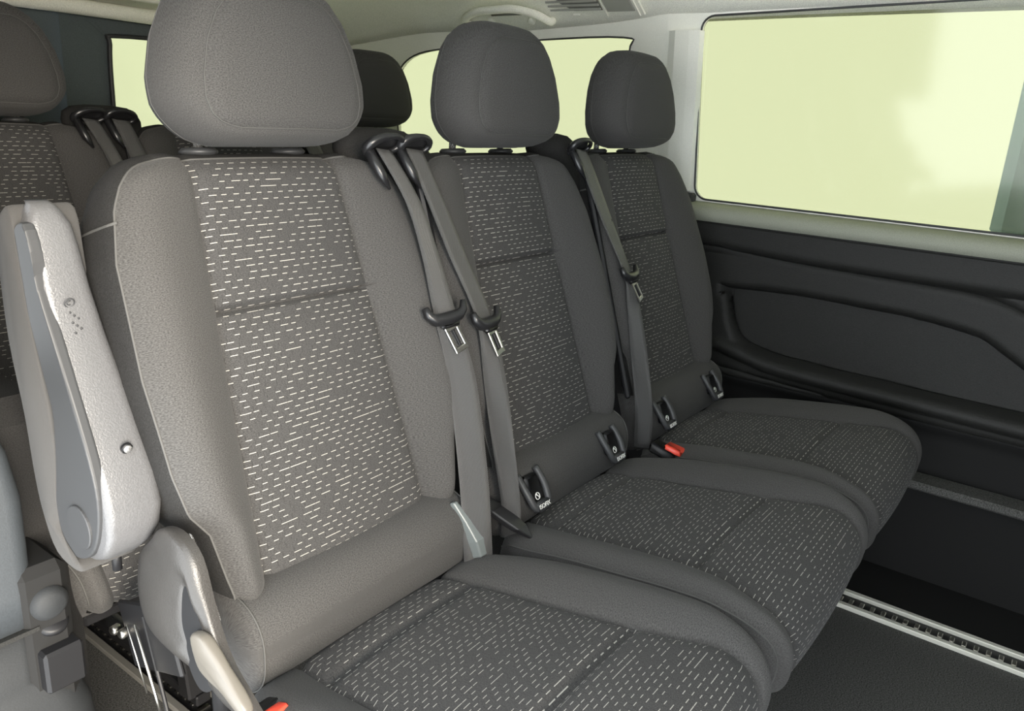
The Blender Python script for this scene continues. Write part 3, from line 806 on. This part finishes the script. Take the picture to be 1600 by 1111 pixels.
# recliner cover with its lever, left flank of the nearest seat
cov = [(-.112, .628), (-.124, .643), (-.145, .652), (-.166, .653), (-.184, .646), (-.200, .630), (-.212, .594), (-.224, .560), (-.244, .526), (-.278, .496), (-.318, .478), (-.322, .468), (-.290, .468), (-.240, .476), (-.190, .488), (-.129, .492), (-.088, .505), (-.074, .545), (-.085, .600)]
hole = [(-.186, .600), (-.194, .594), (-.200, .572), (-.212, .548), (-.222, .524), (-.216, .508), (-.200, .500), (-.186, .516), (-.178, .550), (-.180, .585)]
def cover():
    o_ = [(p.x, p.y) for p in smoothpoly([(a, b) + (0,) for a, b in cov], 3)]
    hl = [(p.x, p.y) for p in smoothpoly([(a, b) + (0,) for a, b in hole], 4)]
    # shell between outline and hole: match by angle from the hole centre
    hc = Vector((sum(p[0] for p in hl) / len(hl), sum(p[1] for p in hl) / len(hl)))
    def at_angle(poly, c, th):
        d = Vector((math.cos(th), math.sin(th))); best = None
        for i in range(len(poly)):
            a = Vector(poly[i]) - c; b = Vector(poly[(i + 1) % len(poly)]) - c; e = b - a
            den = d.x * e.y - d.y * e.x
            if abs(den) < 1e-9: continue
            t = (a.x * e.y - a.y * e.x) / den; s = (a.x * d.y - a.y * d.x) / den
            if t > 0 and -1e-6 <= s <= 1 + 1e-6: best = t if best is None else max(best, t)
        return c + d * (best or .01)
    g = G(); N_ = 72; R = []
    for (f, x) in ((0, -.256), (0, -.264), (.04, -.267), (.15, -.268), (.35, -.271), (.6, -.271), (.85, -.267), (.96, -.264), (1.0, -.259), (1.0, -.250)):
        ring = []
        for k in range(N_):
            th = 2 * math.pi * k / N_; a = at_angle(hl, hc, th); b = at_angle(o_, hc, th); q = a.lerp(b, f)
            ww = min(1, (b - a).length / .05); xx = lerp(-.262, x, ww) if x < -.262 else x
            ring.append((xx, q.x, q.y))
        R.append(ring)
    g.loft(R, cap=False); c = g.build('recliner_cover', M['cover'], seat, True)
    prism_yz([tuple(hc.lerp(Vector(p), 1.5)) for p in hl], -.2668, -.251).build('opening_dark', M['black'], c); c['label'] = 'warm grey plastic recliner cover with an opening'  # black plate near the surface stands in for the shade inside the opening
    out = smoothpoly([(-.204, .552), (-.222, .560), (-.240, .552), (-.262, .536), (-.292, .512), (-.298, .500), (-.288, .496), (-.262, .505), (-.235, .510), (-.214, .520)], 4)
    prism_yz([(p.x, p.y) for p in out], -.278, -.264, .005).build('recliner_lever', M['lever'], c, True)['label'] = 'light taupe plastic lever'
cover()
# chrome strut and bolts under the armrest
g = G(); g.tube([(-.215, -.106, .638), (-.215, -.138, .572), (-.215, -.165, .52)], .0022, 8); g.build('recliner_rod', M['chrome'], seat, True)
g = G(); g.box((-.203, .02, .40), (.008, .13, .10), Matrix.Rotation(math.radians(-20), 3, 'X'), .003)
g.tube([(-.205, .03, .43), (-.205, -.04, .20), (-.205, -.05, .12)], .003, 8); g.build('side_bracket', M['black'], seat, False)
g = G(); g.tube([(-.215, .037, .419), (-.215, -.002, .326), (-.215, -.012, .30)], .0022, 8); g.tube([(-.222, .044, .419), (-.222, .006, .328)], .0012, 8); g.build('steel_strut', M['plate'], seat, True)
for (y, z) in ((.075, .385), (.098, .380)):
    g = G(); g.cyl((-.212, y, z), (1, .2, 0), .007, .014, 16, .002); g.build('bolt', M['plate'], seat, True)

# ------------------------------------------------------------------ isofix guides on the middle and far seats
def text_mesh(name, body, size, mt, parent, loc, rot):
    c = bpy.data.curves.new(name, 'FONT'); c.body = body; c.size = size; c.extrude = .0003; c.align_x = 'CENTER'; c.align_y = 'CENTER'
    o = bpy.data.objects.new(name, c); col.objects.link(o); dg = bpy.context.evaluated_depsgraph_get()
    me = bpy.data.meshes.new_from_object(o.evaluated_get(dg)); bpy.data.objects.remove(o)
    me.materials.clear(); me.materials.append(mt); t = link(name, me, parent); t.location = loc; t.rotation_euler = rot.to_euler(); return t
def isofix(seat_, x):
    # frame on the roll: local axes along x, up the roll, outward
    ax = Vector((1, 0, 0)); up = Vector((0, .40, .917)).normalized(); nn = ax.cross(up).normalized()
    if nn.y > 0: nn = -nn
    c = Vector((x, -.2175, .497)); rot = Matrix((ax, up, nn)).transposed()
    if rot.determinant() < 0: rot = Matrix((ax, up, ax.cross(up))).transposed(); nn = ax.cross(up)
    nn = Vector((0, -.78, .62)).normalized(); rot = Matrix((ax, up, ax.cross(up))).transposed(); nn = ax.cross(up)
    def L(a, b, h): return c + ax * a * 1.0 + up * (b * .86 - .004) + nn * h
    g = G(); g.box(L(0, .012, .004), (.036, .046, .018), rot, .005); p = g.build('isofix_guide', M['black'], seat_, True)
    g = G(); pts = [L(-.026, .046, .003), L(-.027, .022, .010), L(-.025, 0, .015), L(-.020, -.022, .017), L(-.008, -.030, .017), L(.008, -.030, .017), L(.020, -.022, .017), L(.025, 0, .015), L(.027, .022, .010), L(.026, .046, .003)]
    g.tube(smoothpoly(pts, 3, closed=False), .0066, 8); g.box(L(0, -.0255, .0155), (.038, .017, .0165), rot, .003)
    g.build('guide_bezel', M['greyd'], p, True)
    text_mesh('isofix_print', 'ISOFIX', .0108, M['white'], p, L(0, -.0255, .0240), rot)
    g = G(); cc = L(-.001, -.006, .0142)
    g.tube([cc + (ax * math.cos(t) + up * math.sin(t)) * .0058 for t in [2 * math.pi * k / 16 for k in range(17)]], .0008, 5, cap=False)
    g.tube([cc + ax * -.002 + up * .002, cc + ax * .001 + up * .001, cc + ax * .0025 - up * .003], .0009, 5); g.cyl(cc + ax * -.0015 + up * .0032, nn, .0015, .001, 8)
    g.build('child_seat_symbol', M['white'], p, True)
for k in ('m', 'f'):
    for x in (-.150, .116): isofix(SEATS[k], x)

# ------------------------------------------------------------------ buckles and loose hardware
g = G(); t = thing('belt_buckle', 'red-buttoned buckle at the bottom edge beside the nearest cushion', 'buckle', (-.222, -.262, .425), 'front row belt buckles')
bt_rot = Matrix.Rotation(math.radians(-25), 3, 'X')
g.box((0, 0, 0), (.040, .026, .060), bt_rot, .005); g.build('buckle_body', M['black'], t, True)
g = G(); g.box((0, -.012, .028), (.030, .020, .014), bt_rot, .003); g.build('release_button', M['red'], t, True)
g = G(); g.tube([(0, .012, -.03), (0, .04, -.10)], .009, 8); g.build('buckle_stalk', M['black'], t, True)
t2 = thing('belt_buckle', 'red buckle button in the gap between middle and farthest cushions', 'buckle', (.772, -.270, .452), 'front row belt buckles')
g = G(); g.box((0, 0, 0), (.034, .060, .024), Matrix.Rotation(math.radians(12), 3, 'X'), .005); g.build('buckle_body', M['black'], t2, True)
g = G(); g.box((0.0, -.022, .010), (.026, .040, .016), Matrix.Rotation(math.radians(8), 3, 'X'), .004); g.build('release_button', M['red'], t2, True)
# grey-green wedge handle and black pointed hook beside the belts
def wedge(name, label, cat, pts, wds, th, m_):
    g = G(); R = []; c0 = Vector(pts[0])
    for p, w_, h in zip(pts, wds, th):
        p = Vector(p) - c0; R.append([p + Vector((sx * w_, sy * h * -.9, sy * h * .4)) for sx, sy in ((-1, -.6), (-.75, 1), (.75, 1), (1, -.6))])
    g.loft(R); o = g.build(name, m_, None, False, loc=c0); md = o.modifiers.new('b', 'BEVEL'); md.width = .003; md.segments = 3
    tag(o, label, cat); return o
wedge('release_handle', 'grey-green wedge-shaped handle at the inner rear corner of the nearest cushion', 'handle', [(.170, -.196, .538), (.180, -.214, .508), (.189, -.230, .478), (.196, -.236, .450)], [.006, .010, .014, .014], [.006, .009, .011, .010], M['buck'])
wedge('belt_anchor_cover', 'pointed black cover beside the belt bottom, left of the middle seat corner', 'cover', [(.258, -.160, .512), (.268, -.205, .492), (.280, -.246, .468), (.288, -.268, .452)], [.006, .022, .016, .003], [.005, .009, .009, .004], M['gloss'])

# ------------------------------------------------------------------ ceiling fittings
def on_roof(x, y, dz=0): return Vector((x, y, roof(x, y) - dz))
t = thing('grab_handle', 'grey curved grab handle on the headliner above the middle headrest', 'handle', on_roof(1.32, .62), None)
o0 = t.location
g = G(); pts = [(1.360, .785, .004), (1.345, .785, .022), (1.305, .765, .034), (1.275, .70, .036), (1.268, .63, .036), (1.275, .56, .034), (1.305, .505, .032), (1.345, .485, .022), (1.360, .485, .004)]
g.tube(smoothpoly([on_roof(a, b, c) - o0 for a, b, c in pts], 4, closed=False), .0115, 10); g.build('grip', M['head'], t, True)
for y in (.70, .55):
    g = G(); g.cyl(on_roof(1.35, y, .010) - o0, (-.6, 0, -.8), .012, .020, 14, .004); g.build('mount', M['pillar'], t, True)
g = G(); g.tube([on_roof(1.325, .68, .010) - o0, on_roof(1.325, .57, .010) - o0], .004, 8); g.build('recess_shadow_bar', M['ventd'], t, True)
# air vent with slats and lamp lens
t = thing('ceiling_vent', 'rectangular grey air vent and lamp unit on the headliner', 'vent', on_roof(1.318, .340), None); o0 = t.location
e1 = (on_roof(1.27, .325) - on_roof(1.355, .325)).normalized(); e2 = Vector((0, 1, 0)); n3 = e1.cross(e2).normalized()
if n3.z > 0: n3 = -n3
rotv = Matrix((e2, n3.cross(e2), n3)).transposed(); e1 = n3.cross(e2)
def V(a, b, h): return e2 * a + e1 * b + n3 * h
hx = .045 if e1.x < 0 else -.045
g = G(); g.box(V(0, 0, .001), (.30, .115, .006), rotv, .002); g.build('vent_housing', M['head'], t)
for k in range(5):
    g = G(); g.box(V(.055, -.040 + .016 * k, .006), (.165, .006, .006), rotv @ Matrix.Rotation(.5, 3, 'X'), .001); g.build('vent_slat', M['vent'], t)
g = G(); g.box(V(.055, -.008, .0038), (.17, .080, .002), rotv); g.build('vent_opening', M['ventd'], t)
g = G(); g.box(V(-.085, -.005, .005), (.085, .085, .005), rotv, .002); g.build('lamp_lens', M['vent'], t)
g = G(); g.box(V(.06, .046, .006), (.022, .007, .006), rotv, .002); g.build('vent_wheel', M['pillar'], t)
g = G()
for a in (-.135, -.036, .143): g.box(V(a, 0, .005), (.003, .112, .005), rotv)
g.build('vent_rim', M['pillar'], t)

# ------------------------------------------------------------------ near-side rear quarter trim with cup holder
def jamb():
    t = thing('quarter_trim', 'blue-grey moulded door-side trim panel at the lower left edge', 'panel', (-.40, .10, 0), None)
    o = Vector((-.40, .10, 0))
    def lo(name, secs, m_, par=t):
        g = G(); R = []
        for z, x1, y0, r in secs:
            ring = []; x0 = -.62; y1 = .24
            for k in range(7):
                a = math.radians(-90 + 90 * k / 6); ring.append(Vector((x1 - r + r * math.cos(a), y0 + r + r * math.sin(a), z)) - o)
            ring += [Vector((x1, y1, z)) - o, Vector((x0, y1, z)) - o, Vector((x0, y0, z)) - o]; R.append(ring)
        g.loft(R); return g.build(name, m_, par, True)
    lo('upper_panel', [(.452, -.315, .085, .02), (.50, -.308, .085, .025), (.56, -.306, .088, .025), (.62, -.303, .095, .025), (.68, -.310, .105, .02), (.74, -.330, .12, .015), (.76, -.345, .14, .01)], M['jamb'])
    lo('lower_panel', [(-.0, -.235, .06, .05), (.20, -.240, .065, .05), (.30, -.250, .07, .05), (.335, -.262, .075, .045), (.355, -.285, .08, .03), (.37, -.318, .085, .02), (.444, -.318, .085, .02)], M['jamblow'])
    g = G(); g.box(Vector((-.47, .088, .448)) - o, (.31, .02, .006)); g.build('panel_joint', M['trim'], t)
    g = G(); g.box(Vector((-.303, .155, .40)) - o, (.066, .15, .26), bev=.012); g.build('pocket_housing', M['trimdark'], t)
    g = G(); g.box(Vector((-.296, .076, .385)) - o, (.050, .03, .060), bev=.004); g.build('cup_holder', M['black'], t)
    g = G(); g.cyl(Vector((-.296, .090, .442)) - o, (0, -.5, 1), .020, .012, 24, .003); g.build('cup_rim', M['black'], t, True)
    g = G(); g.cyl(Vector((-.300, .086, .478)) - o, (0, 1, 0), .023, .036, 28, .008); g.build('socket_dome', M['jamblow'], t, True)
jamb()
g = G(); g.box((-.28, .42, .36), (.14, .5, .72), bev=.03); o = g.build('wheel_arch_cover', M['side'], None, False); tag(o, 'dark wheel arch cover behind the lower left trim', 'cover')
